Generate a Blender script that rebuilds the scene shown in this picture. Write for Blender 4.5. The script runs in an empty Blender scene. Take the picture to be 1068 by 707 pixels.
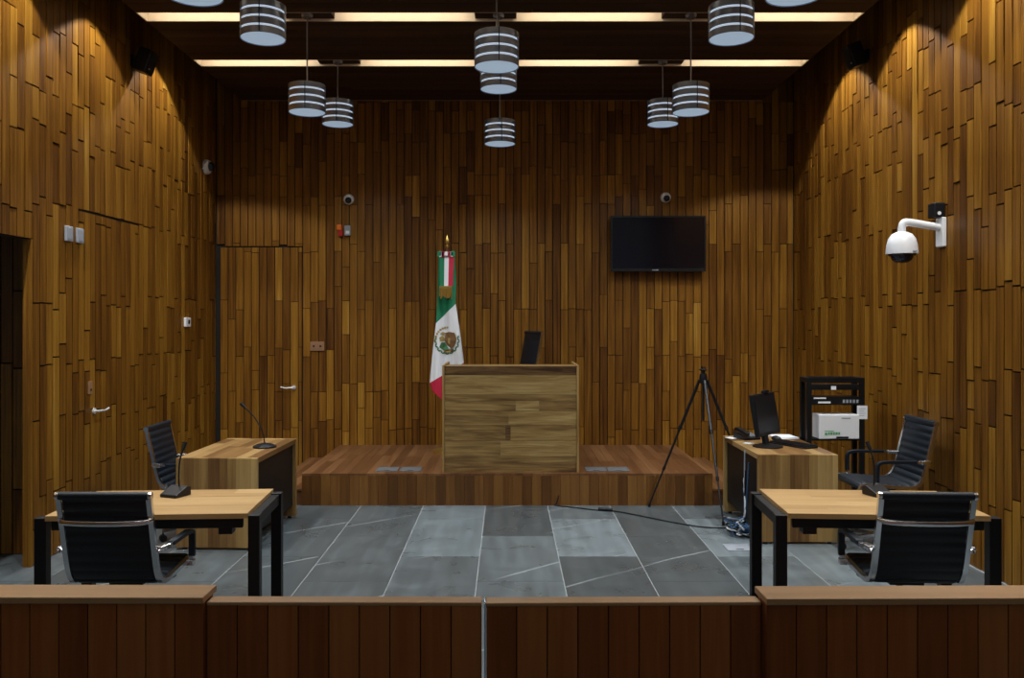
import bpy, math, random
from mathutils import Vector, Matrix
random.seed(11)
C = bpy.context.scene.collection
PI = math.pi
F, CX, CY, EYE = 870.0, 529.0, 332.0, 1.82
def P(px, py, d):
    return Vector(((px-CX)*d/F, d, EYE-(py-CY)*d/F))
XL, XR, YB, ZC, ZT = -3.48, 3.42, 9.96, 4.42, 4.78

# ---------------------------------------------------------------- mesh builder
class MB:
    def __init__(s): s.v=[]; s.f=[]; s.t=[]; s.m=[]
    def add(s, vs, fs, tone=.5, mat=0):
        b=len(s.v); s.v+= [tuple(v) for v in vs]
        for f in fs: s.f.append([b+i for i in f]); s.t.append(tone); s.m.append(mat)
    def box(s,x0,x1,y0,y1,z0,z1,tone=.5,mat=0):
        if x1<x0: x0,x1=x1,x0
        if y1<y0: y0,y1=y1,y0
        if z1<z0: z0,z1=z1,z0
        s.add([(x0,y0,z0),(x1,y0,z0),(x1,y1,z0),(x0,y1,z0),(x0,y0,z1),(x1,y0,z1),(x1,y1,z1),(x0,y1,z1)],
              [(0,3,2,1),(4,5,6,7),(0,1,5,4),(1,2,6,5),(2,3,7,6),(3,0,4,7)],tone,mat)
    def obox(s,c,size,M=None,tone=.5,mat=0):
        M = M or Matrix.Identity(3); c=Vector(c); a=[x/2 for x in size]
        vs=[c+M@Vector((sx*a[0],sy*a[1],sz*a[2])) for sz in(-1,1) for sx,sy in((-1,-1),(1,-1),(1,1),(-1,1))]
        s.add(vs,[(0,3,2,1),(4,5,6,7),(0,1,5,4),(1,2,6,5),(2,3,7,6),(3,0,4,7)],tone,mat)
    def cyl(s,p0,p1,r,seg=16,r2=None,tone=.5,mat=0):
        p0=Vector(p0);p1=Vector(p1); r2=r if r2 is None else r2
        d=(p1-p0).normalized(); a=d.orthogonal().normalized(); b=d.cross(a)
        vs=[]
        for p,rr in((p0,r),(p1,r2)):
            for i in range(seg):
                t=2*PI*i/seg; vs.append(p+a*math.cos(t)*rr+b*math.sin(t)*rr)
        fs=[(i,(i+1)%seg,seg+(i+1)%seg,seg+i) for i in range(seg)]
        fs.append(tuple(range(seg-1,-1,-1))); fs.append(tuple(range(seg,2*seg)))
        s.add(vs,fs,tone,mat)
    def tube(s,pts,r,seg=8,tone=.5,mat=0):
        s.sweep(pts,[(math.cos(2*PI*i/seg)*r,math.sin(2*PI*i/seg)*r) for i in range(seg)],tone=tone,mat=mat)
    def sweep(s,pts,sec,up=None,tone=.5,mat=0,scales=None):
        pts=[Vector(p) for p in pts]; n=len(pts); vs=[]; k=len(sec); a=None
        for i,p in enumerate(pts):
            d=(pts[min(i+1,n-1)]-pts[max(i-1,0)]).normalized()
            if up is not None: a=Vector(up)-d*d.dot(Vector(up)); a.normalize()
            elif a is None: a=d.orthogonal().normalized()
            else: a=(a-d*d.dot(a)).normalized()
            b=d.cross(a); q=scales[i] if scales else 1
            for (u,w) in sec: vs.append(p+a*u*q+b*w*q)
        fs=[]
        for i in range(n-1):
            for j in range(k):
                fs.append((i*k+j,i*k+(j+1)%k,(i+1)*k+(j+1)%k,(i+1)*k+j))
        fs.append(tuple(range(k-1,-1,-1))); fs.append(tuple(range((n-1)*k,n*k)))
        s.add(vs,fs,tone,mat)
    def lathe(s,prof,c=(0,0,0),M=None,seg=28,tone=.5,mat=0):
        open_=prof[0]==prof[-1]
        M=M or Matrix.Identity(3); c=Vector(c); vs=[]; n=len(prof)
        for (r,z) in prof:
            for i in range(seg):
                t=2*PI*i/seg; vs.append(c+M@Vector((max(r,1e-4)*math.cos(t),max(r,1e-4)*math.sin(t),z)))
        fs=[(i*seg+j,i*seg+(j+1)%seg,(i+1)*seg+(j+1)%seg,(i+1)*seg+j) for i in range(n-1) for j in range(seg)]
        if not open_ and n>2: fs.append(tuple(range(seg-1,-1,-1))); fs.append(tuple(range((n-1)*seg,n*seg)))
        s.add(vs,fs,tone,mat)
    def prism(s,poly,place,h0,h1,tone=.5,mat=0):
        n=len(poly); vs=[place(u,w,h0) for u,w in poly]+[place(u,w,h1) for u,w in poly]
        fs=[(i,(i+1)%n,n+(i+1)%n,n+i) for i in range(n)]+[tuple(range(n-1,-1,-1)),tuple(range(n,2*n))]
        s.add(vs,fs,tone,mat)
    def build(s,name,mats,parent=None,smooth=None,bevel=None,loc=None,rz=0):
        me=bpy.data.meshes.new(name); me.from_pydata(s.v,[],s.f)
        if not isinstance(mats,(list,tuple)): mats=[mats]
        for m in mats: me.materials.append(m)
        at=me.attributes.new('tone','FLOAT','FACE'); at.data.foreach_set('value',s.t)
        me.polygons.foreach_set('material_index',s.m)
        import bmesh
        bm=bmesh.new(); bm.from_mesh(me); bmesh.ops.recalc_face_normals(bm,faces=bm.faces[:]); bm.to_mesh(me); bm.free()
        me.polygons.foreach_set('use_smooth',[smooth is not None]*len(s.f))
        if smooth is not None: me.set_sharp_from_angle(angle=math.radians(smooth))
        me.update()
        o=bpy.data.objects.new(name,me); C.objects.link(o)
        if parent is not None: o.parent=parent
        if loc is not None: o.location=loc
        o.rotation_euler.z=rz
        if bevel:
            b=o.modifiers.new('bevel','BEVEL'); b.width=bevel; b.segments=2; b.limit_method='ANGLE'; b.angle_limit=math.radians(40)
        return o

def tag(o,label,cat,group=None):
    o['label']=label; o['category']=cat
    if group: o['group']=group
    return o
def thing(name,label,cat,loc=(0,0,0),rz=0,group=None):
    o=bpy.data.objects.new(name,None); C.objects.link(o); o.empty_display_size=.1
    o.location=loc; o.rotation_euler.z=rz
    return tag(o,label,cat,group)
def struct(o): o['kind']='structure'; return o
def copy_tree(o,parent=None):
    c=o.copy(); C.objects.link(c)
    if parent is not None: c.parent=parent
    for ch in list(o.children): copy_tree(ch,c)
    return c
def dup(o,loc,rz,label,group=None):
    c=copy_tree(o); c.location=loc; c.rotation_euler.z=rz; c['label']=label
    if group: c['group']=group
    return c
def smooth_path(pts,n=8):
    pts=[Vector(p) for p in pts]; out=[]
    for i in range(len(pts)-1):
        p0=pts[max(i-1,0)];p1=pts[i];p2=pts[i+1];p3=pts[min(i+2,len(pts)-1)]
        for k in range(n):
            t=k/n
            out.append(.5*((2*p1)+(p2-p0)*t+(2*p0-5*p1+4*p2-p3)*t*t+(3*p1-p0-3*p2+p3)*t**3))
    out.append(pts[-1]); return out
def rect(w,h): return [(-w/2,-h/2),(w/2,-h/2),(w/2,h/2),(-w/2,h/2)]

# ---------------------------------------------------------------- materials
def newmat(name):
    m=bpy.data.materials.new(name); m.use_nodes=True
    nt=m.node_tree; b=nt.nodes['Principled BSDF']; return m,nt,b
def plain(name,col,rough=.5,metal=0.,spec=.5,bump=0,bscale=200,emit=None,estr=0,coat=0):
    m,nt,b=newmat(name)
    b.inputs['Base Color'].default_value=(*col,1); b.inputs['Roughness'].default_value=rough
    b.inputs['Metallic'].default_value=metal; b.inputs['Specular IOR Level'].default_value=spec
    if coat: b.inputs['Coat Weight'].default_value=coat
    tc=nt.nodes.new('ShaderNodeTexCoord')
    n=nt.nodes.new('ShaderNodeTexNoise'); n.inputs['Scale'].default_value=bscale; n.inputs['Detail'].default_value=3
    nt.links.new(tc.outputs['Object'],n.inputs['Vector'])
    mr=nt.nodes.new('ShaderNodeMapRange'); mr.inputs['To Min'].default_value=max(rough-.06,.02); mr.inputs['To Max'].default_value=rough+.06
    nt.links.new(n.outputs['Fac'],mr.inputs['Value']); nt.links.new(mr.outputs['Result'],b.inputs['Roughness'])
    if bump:
        bp=nt.nodes.new('ShaderNodeBump'); bp.inputs['Strength'].default_value=bump; bp.inputs['Distance'].default_value=.002
        nt.links.new(n.outputs['Fac'],bp.inputs['Height']); nt.links.new(bp.outputs['Normal'],b.inputs['Normal'])
    if emit:
        b.inputs['Emission Color'].default_value=(*emit,1); b.inputs['Emission Strength'].default_value=estr
    return m
def ramp(nt,stops):
    r=nt.nodes.new('ShaderNodeValToRGB'); e=r.color_ramp.elements
    while len(e)<len(stops): e.new(.5)
    for i,(p,c) in enumerate(stops): e[i].position=p; e[i].color=(*c,1)
    return r
def wood(name,cols,axis='z',rough=.42,wt=.62,wf=.55,wb=.35,warp=.6,fine=26,blotch=5,spec=.35):
    m,nt,b=newmat(name); N=nt.nodes; L=nt.links
    tc=N.new('ShaderNodeTexCoord'); at=N.new('ShaderNodeAttribute'); at.attribute_name='tone'
    oi=N.new('ShaderNodeObjectInfo')
    ad0=N.new('ShaderNodeMath'); ad0.operation='ADD'; L.new(at.outputs['Fac'],ad0.inputs[0]); L.new(oi.outputs['Random'],ad0.inputs[1])
    sc=N.new('ShaderNodeVectorMath'); sc.operation='SCALE'; sc.inputs[0].default_value=(13.7,27.1,41.3); L.new(ad0.outputs[0],sc.inputs['Scale'])
    ad=N.new('ShaderNodeVectorMath'); ad.operation='ADD'; L.new(tc.outputs['Object'],ad.inputs[0]); L.new(sc.outputs[0],ad.inputs[1])
    def noise(across,along,detail,dist):
        mp=N.new('ShaderNodeMapping'); s={'x':(along,across,across),'y':(across,along,across),'z':(across,across,along)}[axis]
        mp.inputs['Scale'].default_value=s; L.new(ad.outputs[0],mp.inputs['Vector'])
        n=N.new('ShaderNodeTexNoise'); n.inputs['Scale'].default_value=1; n.inputs['Detail'].default_value=detail
        n.inputs['Roughness'].default_value=.62; n.inputs['Distortion'].default_value=dist
        L.new(mp.outputs[0],n.inputs['Vector']); return n
    n1=noise(fine,1.1,5,warp); n2=noise(blotch,.7,2,warp)
    def mul(sock,k,add=0):
        q=N.new('ShaderNodeMath'); q.operation='MULTIPLY_ADD'; L.new(sock,q.inputs[0]); q.inputs[1].default_value=k; q.inputs[2].default_value=add; return q.outputs[0]
    def plus(a,c):
        q=N.new('ShaderNodeMath'); q.operation='ADD'; L.new(a,q.inputs[0]); L.new(c,q.inputs[1]); return q.outputs[0]
    v=plus(plus(mul(at.outputs['Fac'],wt,.5-wt/2),mul(n1.outputs['Fac'],wf,-wf/2)),mul(n2.outputs['Fac'],wb,-wb/2))
    r=ramp(nt,cols); L.new(v,r.inputs[0]); L.new(r.outputs[0],b.inputs['Base Color'])
    mr=N.new('ShaderNodeMapRange'); mr.inputs['To Min'].default_value=rough-.08; mr.inputs['To Max'].default_value=rough+.12
    L.new(n1.outputs['Fac'],mr.inputs['Value']); L.new(mr.outputs[0],b.inputs['Roughness'])
    b.inputs['Specular IOR Level'].default_value=spec
    bp=N.new('ShaderNodeBump'); bp.inputs['Strength'].default_value=.25; bp.inputs['Distance'].default_value=.002
    L.new(n1.outputs['Fac'],bp.inputs['Height']); L.new(bp.outputs[0],b.inputs['Normal'])
    return m
WALLC=[(.0,(.040,.012,.003)),(.28,(.110,.041,.005)),(.55,(.205,.086,.009)),(.8,(.315,.152,.018)),(1,(.43,.24,.045))]
M_wall=wood('teak_wall_planks',WALLC,'z',wt=.50,wf=1.05,spec=.22,fine=42,wb=.45)
M_back=M_wall
M_dark=plain('dark_gap',(.012,.008,.005),.9)
M_ceil=wood('dark_ceiling_boards',[(.0,(.022,.010,.005)),(.5,(.050,.024,.011)),(1,(.09,.045,.02))],'x',rough=.6,spec=.2)
M_slot=wood('slot_wood',[(.0,(.76,.62,.46)),(.5,(.84,.72,.56)),(1,(.88,.78,.62))],'x',rough=.6)
M_deck=wood('platform_deck',[(.0,(.065,.026,.009)),(.5,(.145,.063,.024)),(1,(.25,.125,.052))],'y',rough=.36,wf=.9)
M_riser=wood('platform_riser',[(.0,(.05,.018,.004)),(.5,(.135,.055,.011)),(1,(.25,.12,.028))],'z',wf=.8)
M_rail=wood('rail_planks',[(.0,(.13,.034,.009)),(.5,(.30,.090,.022)),(1,(.46,.18,.05))],'z',rough=.55,wt=.6,wf=.7,spec=.08)
M_cap=wood('rail_cap',[(.0,(.26,.135,.05)),(.5,(.40,.225,.095)),(1,(.52,.32,.15))],'x',spec=.3,wf=.8)
M_deskx=wood('desk_boards',[(.0,(.045,.020,.009)),(.35,(.15,.082,.028)),(.65,(.28,.178,.060)),(1,(.42,.30,.12))],'x',warp=2.6,fine=17,blotch=7,rough=.4,wt=.8,wf=1.15,wb=.8)
M_desky=wood('desk_top_boards',[(.0,(.10,.048,.016)),(.35,(.19,.098,.034)),(.65,(.29,.165,.06)),(1,(.42,.27,.11))],'y',rough=.36,wt=1.2,wf=.8)
M_deskz=wood('desk_end_boards',[(.0,(.08,.034,.011)),(.35,(.19,.10,.032)),(.65,(.33,.205,.07)),(1,(.48,.33,.13))],'z',wt=1.35,wb=.5,wf=.8)
M_table=wood('table_top_boards',[(.0,(.24,.12,.045)),(.5,(.48,.30,.125)),(1,(.66,.47,.22))],'x',rough=.36,wt=.55,wf=.8)
M_black=plain('black_steel',(.004,.005,.006),.45,spec=.35)
M_blackp=plain('black_plastic',(.006,.007,.009),.40,spec=.4)
M_leather=plain('black_leather',(.006,.011,.018),.45,bump=.3,bscale=300,spec=.38)
M_chrome=plain('polished_aluminium',(.74,.76,.80),.20,1.0)
M_steel=plain('brushed_steel',(.42,.44,.47),.3,1.0)
M_handle=plain('satin_handle',(.78,.79,.80),.45,.6)
M_band=plain('pendant_band',(.27,.30,.37),.38,1.0)
M_white=plain('white_plastic',(.80,.83,.87),.35)
M_paper=plain('white_paper',(.80,.84,.90),.8)
M_grey=plain('grey_plate',(.34,.37,.42),.45)
M_bglass=plain('dark_glass',(.006,.007,.010),.3)
M_screen=plain('tv_screen',(.006,.005,.008),.12)
M_brownp=plain('brown_outlet_plastic',(.30,.16,.085),.45)
M_orange=plain('orange_lens',(.85,.20,.03),.3)
M_red=plain('red_lens',(.42,.02,.02),.3)
M_gold=plain('gold',(.75,.52,.14),.3,.9)
M_green=plain('flag_green',(.008,.20,.085),.7)
M_fwhite=plain('flag_white',(.83,.85,.88),.7)
M_fred=plain('flag_red',(.55,.012,.05),.7)
M_ebrown=plain('emblem_brown',(.20,.10,.035),.7)
M_egreen=plain('emblem_green',(.05,.16,.06),.7)
M_egold=plain('emblem_ochre',(.42,.30,.10),.7)
M_blue=plain('blue_cable',(.03,.10,.22),.4)
M_lamp=plain('slot_tube',(.9,.9,.9),.5,emit=(1,.90,.74),estr=6)
M_disc=plain('pendant_diffuser',(.7,.75,.8),.5,emit=(.33,.47,.62),estr=.62)
M_slit=plain('pendant_glow',(.7,.75,.8),.5,emit=(.62,.74,.88),estr=.62)
M_gprint=plain('green_print',(.10,.36,.14),.6)  # plain green ink on the white device box, not emissive
M_lens=plain('camera_dome',(.01,.015,.03),.08)

def tile_mat():
    m,nt,b=newmat('slate_tile'); N=nt.nodes; L=nt.links
    tc=N.new('ShaderNodeTexCoord'); at=N.new('ShaderNodeAttribute'); at.attribute_name='tone'
    sc=N.new('ShaderNodeVectorMath'); sc.operation='SCALE'; sc.inputs[0].default_value=(31.7,57.1,11.3); L.new(at.outputs['Fac'],sc.inputs['Scale'])
    ad=N.new('ShaderNodeVectorMath'); ad.operation='ADD'; L.new(tc.outputs['Object'],ad.inputs[0]); L.new(sc.outputs[0],ad.inputs[1])
    def noise(s,d,dist):
        n=N.new('ShaderNodeTexNoise'); n.inputs['Scale'].default_value=s; n.inputs['Detail'].default_value=d; n.inputs['Distortion'].default_value=dist
        L.new(ad.outputs[0],n.inputs['Vector']); return n
    n1=noise(3.2,6,.8)
    def vein(rot,sx,sy,off):
        mp=N.new('ShaderNodeMapping'); mp.inputs['Rotation'].default_value=(0,0,rot); mp.inputs['Scale'].default_value=(sx,sy,1); mp.inputs['Location'].default_value=(off,off,0); L.new(ad.outputs[0],mp.inputs['Vector'])
        q=N.new('ShaderNodeTexNoise'); q.inputs['Scale'].default_value=1.0; q.inputs['Detail'].default_value=1.5; q.inputs['Roughness'].default_value=.35; q.inputs['Distortion'].default_value=.05; L.new(mp.outputs[0],q.inputs['Vector']); return q
    mpw=N.new('ShaderNodeMapping'); mpw.inputs['Rotation'].default_value=(0,0,.95); L.new(ad.outputs[0],mpw.inputs['Vector'])
    n2=N.new('ShaderNodeTexWave'); n2.bands_direction='X'; n2.inputs['Scale'].default_value=.33; n2.inputs['Distortion'].default_value=1.6; n2.inputs['Detail'].default_value=2; n2.inputs['Detail Scale'].default_value=1.2; L.new(mpw.outputs[0],n2.inputs['Vector'])
    n3=noise(1.4,1,0); n4=vein(1.45,14,1.6,3)
    ma=N.new('ShaderNodeMath'); ma.operation='MULTIPLY_ADD'; ma.inputs[1].default_value=.45; ma.inputs[2].default_value=-.40; L.new(n1.outputs['Fac'],ma.inputs[0])
    mc=N.new('ShaderNodeMath'); mc.operation='MULTIPLY_ADD'; mc.inputs[1].default_value=.40; L.new(n4.outputs['Fac'],mc.inputs[0]); L.new(ma.outputs[0],mc.inputs[2]); ma=mc
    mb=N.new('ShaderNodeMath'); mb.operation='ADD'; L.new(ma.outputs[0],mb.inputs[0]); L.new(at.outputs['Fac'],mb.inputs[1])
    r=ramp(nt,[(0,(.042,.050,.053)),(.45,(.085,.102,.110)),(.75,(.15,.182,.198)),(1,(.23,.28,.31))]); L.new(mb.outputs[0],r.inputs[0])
    # thin pale veins where the warped noise crosses its middle value
    mr=N.new('ShaderNodeMapRange'); mr.inputs['From Min'].default_value=.9985; mr.inputs['From Max'].default_value=.9998; mr.inputs['To Min'].default_value=0; mr.inputs['To Max'].default_value=.6
    L.new(n2.outputs['Fac'],mr.inputs['Value'])
    mk=N.new('ShaderNodeMapRange'); mk.inputs['From Min'].default_value=.44; mk.inputs['From Max'].default_value=.60; L.new(n3.outputs['Fac'],mk.inputs['Value'])
    mm=N.new('ShaderNodeMath'); mm.operation='MULTIPLY'; L.new(mr.outputs[0],mm.inputs[0]); L.new(mk.outputs[0],mm.inputs[1]); mr=mm
    mx=N.new('ShaderNodeMix'); mx.data_type='RGBA'; mx.inputs['B'].default_value=(.42,.47,.5,1)
    L.new(mr.outputs[0],mx.inputs['Factor']); L.new(r.outputs[0],mx.inputs['A']); L.new(mx.outputs['Result'],b.inputs['Base Color'])
    b.inputs['Roughness'].default_value=.30; b.inputs['Specular IOR Level'].default_value=.45
    rr=N.new('ShaderNodeMapRange'); rr.inputs['To Min'].default_value=.20; rr.inputs['To Max'].default_value=.40; L.new(n1.outputs['Fac'],rr.inputs['Value']); L.new(rr.outputs[0],b.inputs['Roughness'])
    return m
M_tile=tile_mat()
M_grout=plain('pale_grout',(.34,.36,.37),.8)

# ---------------------------------------------------------------- plank walls
PW=.0933
LEVELS=[.55,1.0,1.42,1.98,2.66,3.23,3.58,3.98,4.35]
def columns(u0,u1,z0,z1,rects,rng,gap=.011,jg=.012,pr=.74):
    """planks as (ua,ub,za,zb,tone,recess); rects (ua,ub,za,zb) left free"""
    out=[]; n=int(math.ceil((u1-u0)/PW-1e-6))
    for i in range(n):
        ua=u0+i*PW; ub=min(ua+PW,u1)
        js=[z0]
        for l in LEVELS:
            if rng.random()<pr:
                z=l+rng.choice((-.05,.05,-.05,.05,rng.uniform(-.3,.3)))+rng.uniform(-.012,.012)
                if js[-1]+.2<z<z1-.05: js.append(z)
        js.append(z1)
        for a,bz in zip(js,js[1:]):
            segs=[(a,bz)]
            for (ra,rb,rz0,rz1) in rects:
                if ub>ra+.01 and ua<rb-.01:
                    ns=[]
                    for (p,q) in segs:
                        if q<=rz0 or p>=rz1: ns.append((p,q))
                        else:
                            if p<rz0: ns.append((p,rz0))
                            if q>rz1: ns.append((rz1,q))
                    segs=ns
            tone=min(1,max(0,rng.gauss(.5,.24))); rec=rng.choice((0,0,.0015,.003,.005))
            for (p,q) in segs:
                if q-p>.03: out.append((ua+gap/2,ub-gap/2,p+jg/2,q-jg/2,tone,rec))
    return out
snap=lambda v,base: base+round((v-base)/PW)*PW
U0=-.6                                                     # side walls start behind the camera
DW=(snap(4.5,U0),snap(6.1,U0)); D1=(snap(6.75,U0),snap(7.87,U0))
def side_wall(name,x,sgn,rects,holes):
    mb=MB(); rng=random.Random(5 if sgn<0 else 8)
    for (a,b,p,q,t,r) in columns(U0,YB,0,ZT,rects+holes,rng):
        mb.box(x+sgn*r,x+sgn*.02,a,b,p,q,t,0)
    ys=[U0]; 
    if holes:
        (a,b,p,q)=holes[0]
        mb.box(x+sgn*.02,x+sgn*.06,U0,a,0,ZT,.5,1); mb.box(x+sgn*.02,x+sgn*.06,b,YB+.06,0,ZT,.5,1); mb.box(x+sgn*.02,x+sgn*.06,a,b,q,ZT,.5,1)
    else: mb.box(x+sgn*.02,x+sgn*.06,U0,YB+.06,0,ZT,.5,1)
    return struct(mb.build(name,[M_wall,M_dark]))
side_wall('wall_left',XL,-1,[(D1[0],D1[1],0,2.71)],[(DW[0],DW[1],-.1,2.40)])
side_wall('wall_right',XR,1,[],[])
BX0=XL+.012
D2=(BX0+.02,snap(-2.47,BX0))
mb=MB(); rng=random.Random(3)
for (a,b,p,q,t,r) in columns(BX0,XR-.004,0,ZT,[(D2[0]-.03,D2[1],0,2.68)],rng,gap=.010,jg=.008,pr=.64): mb.box(a,b,YB+r,YB+.02,p,q,t,0)
mb.box(XL-.02,XR+.02,YB+.02,YB+.06,0,ZT,.5,1)
struct(mb.build('wall_back',[M_back,M_dark]))

def lever(place,name='door_handle'):
    m=MB()
    m.cyl(place(0,0,0),place(0,0,.012),.026,20); m.cyl(place(0,0,.012),place(0,0,.05),.010,12)
    m.tube(smooth_path([place(0,0,.048),place(.03,.0,.052),place(.08,-.004,.052),place(.14,.008,.050)],4),.009,10)
    return m
# door in left wall
mb=MB(); rng=random.Random(15)
for (a,b,p,q,t,r) in columns(D1[0]+.006,D1[1]-.006,.012,2.70,[],rng): mb.box(XL-r,XL-.02,a,min(b,D1[1]-.008),p,min(q,2.70),t,0)
mb.box(XL-.0195,XL-.0165,D1[0]+.012,D1[1]-.012,.02,2.69,.5,1)
d1=struct(mb.build('door_1',[M_wall,M_dark]))
pl=lambda u,w,h: Vector((XL+h,7.02+u*1.15,1.04+w))
lever(pl).build('door_handle',M_handle,d1,smooth=40)
m=MB(); q=P(97,404,6.95); m.box(XL,XL+.012,6.92,6.98,q.z-.055,q.z+.05); m.cyl((XL+.012,6.95,q.z-.02),(XL+.016,6.95,q.z-.02),.012,12,mat=1)
m.build('lock_plate',[M_brownp,M_blackp],d1,bevel=.003)
# door in back wall
mb=MB(); rng=random.Random(21)
for (a,b,p,q,t,r) in columns(D2[0]+.02,D2[1]-.006,.012,2.67,[],rng,gap=.010,jg=.008,pr=.64): mb.box(a,min(b,D2[1]-.012),YB+r,YB+.018,p,min(q,2.67),t,0)
mb.box(D2[0]+.025,D2[1]-.012,YB+.0165,YB+.0195,.02,2.66,.5,1)
d2=struct(mb.build('door_2',[M_back,M_dark]))
hx=P(300,404,YB)
pl=lambda u,w,h: Vector((hx.x+.075-u*1.05,YB-h,hx.z+w))
lever(pl).build('door_handle',M_handle,d2,smooth=40)

# passage behind the opening in the left wall
mb=MB(); rng=random.Random(31)
for (a,b,p,q,t,r) in columns(-5.4,XL-.065,0,2.6,[],rng): mb.box(a,b,6.43+r,6.45,p,q,t,0)
mb.box(-5.4,XL-.065,6.45,6.5,0,2.6,.5,1)
for y,w in ((DW[1],1),): mb.box(XL-.062,XL-.0225,y-.02,y-.001,0,2.4,.6,0); mb.box(XL-.0215,XL-.001,y-.02,y-.001,0,2.4,.7,0)
mb.box(-5.4,XL-.06,3.9,6.5,2.6,2.64,.5,1)
struct(mb.build('wall_passage',[M_wall,M_dark]))

# ---------------------------------------------------------------- floor
mb=MB(); TW=.603; rng=random.Random(4)
LIGHT={(1,'a'):.78}
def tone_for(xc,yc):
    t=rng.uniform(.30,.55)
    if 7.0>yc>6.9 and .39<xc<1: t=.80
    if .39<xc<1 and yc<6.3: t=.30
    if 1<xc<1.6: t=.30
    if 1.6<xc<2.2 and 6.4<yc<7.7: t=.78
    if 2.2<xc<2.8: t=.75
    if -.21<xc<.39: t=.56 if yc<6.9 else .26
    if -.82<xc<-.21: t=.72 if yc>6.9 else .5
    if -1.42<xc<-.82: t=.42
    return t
for k in range(-9,6):
    x0=-.211+TW*k; x1=x0+TW; off=6.975 if k%2==0 else 6.375
    for j in range(-7,4):
        y0=off+j*1.2; y1=y0+1.2
        a,b=max(x0,-5.4),min(x1,XR+.02); c,d=max(y0,U0),min(y1,YB+.02)
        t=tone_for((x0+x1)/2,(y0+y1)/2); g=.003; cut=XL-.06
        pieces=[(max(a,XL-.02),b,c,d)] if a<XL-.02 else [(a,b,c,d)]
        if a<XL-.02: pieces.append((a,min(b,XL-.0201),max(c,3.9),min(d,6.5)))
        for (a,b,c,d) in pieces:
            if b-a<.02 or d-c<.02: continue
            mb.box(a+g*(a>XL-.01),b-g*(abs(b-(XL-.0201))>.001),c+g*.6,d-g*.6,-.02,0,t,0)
mb.box(-5.45,XR+.05,U0,YB+.05,-.08,-.0015,.5,1)
struct(mb.build('floor',[M_tile,M_grout]))

# ---------------------------------------------------------------- ceiling with light slots
ROWS=[8.5,7.2,5.9,4.6,3.3,2.0,.7]; CX0,CX1=-3.16,3.04; SW=.10; TT=4.63  # last two rows are unseen, added to light the railing front
mb=MB(); rng=random.Random(9)
edges=[U0]+[v for r in sorted(ROWS) for v in (r-SW,r+SW)]+[YB]
for i in range(0,len(edges),2):
    a,b=edges[i],edges[i+1]; n=max(1,int((b-a)/.11)); w=(b-a)/n
    for k in range(n):
        xs=[CX0]+sorted(rng.uniform(CX0+.5,CX1-.5) for _ in range(2))+[CX1]
        for xa,xb in zip(xs,xs[1:]): mb.box(xa+.001,xb-.001,a+k*w+(.007 if k==0 else .0015),a+(k+1)*w-(.007 if k==n-1 else .0015),ZC+(.001 if k%2 else 0),ZC+.02,rng.uniform(.2,.8),0)
    mb.box(CX0,CX1,a+.007,b-.007,ZC+.02,TT,.5,2)
    mb.box(CX0,CX1,a,a+.006,ZC+.0005,TT-.001,.6,1); mb.box(CX0,CX1,b-.006,b,ZC+.0005,TT-.001,.6,1)
GAPS=[(-1.93,-1.51),(-.28,.08),(1.35,1.80)]
for r in ROWS:
    for (ga,gb) in GAPS: mb.box(ga,gb,r-SW+.0005,r+SW-.0005,ZC+.022,TT,.3,0)
    mb.box(CX0-.02,CX1+.02,r-SW-.01,r+SW+.01,TT,TT+.03,.5,1)
    mb.box(CX0-.0,CX0+.012,r-SW,r+SW,ZC,TT,.5,1); mb.box(CX1-.012,CX1,r-SW,r+SW,ZC,TT,.5,1)
mb.box(XL-.06,XR+.06,U0,YB+.06,ZT,ZT+.08,.5,2)
struct(mb.build('ceiling',[M_ceil,M_slot,M_dark]))

TUBES=[(-3.08,-1.97),(-1.47,-.32),(.12,1.31),(1.84,2.95)]
ordw=['leftmost','second from left','third from left','rightmost']
roww={8.5:'row nearest the back wall',7.2:'second row from back wall',5.9:'third row from back wall',4.6:'fourth row from back wall',3.3:'row above the railing',2.0:'unseen row added just behind the railing',.7:'unseen row added farthest from back wall'}
for r in ROWS:
    for i,(a,b) in enumerate(TUBES):
        t=thing('ceiling_light','glowing slot light, %s in %s'%(ordw[i],roww[r]),'ceiling light',((a+b)/2,r,TT),0,'slot lights in the ceiling')
        h=(b-a)/2
        m=MB(); m.box(-h-.02,h+.02,-.092,-.020,-.075,0); m.build('housing',M_white,t)
        m=MB(); m.box(-h,h,-.080,-.030,-.112,-.075); m.build('tube',M_lamp,t)

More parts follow.
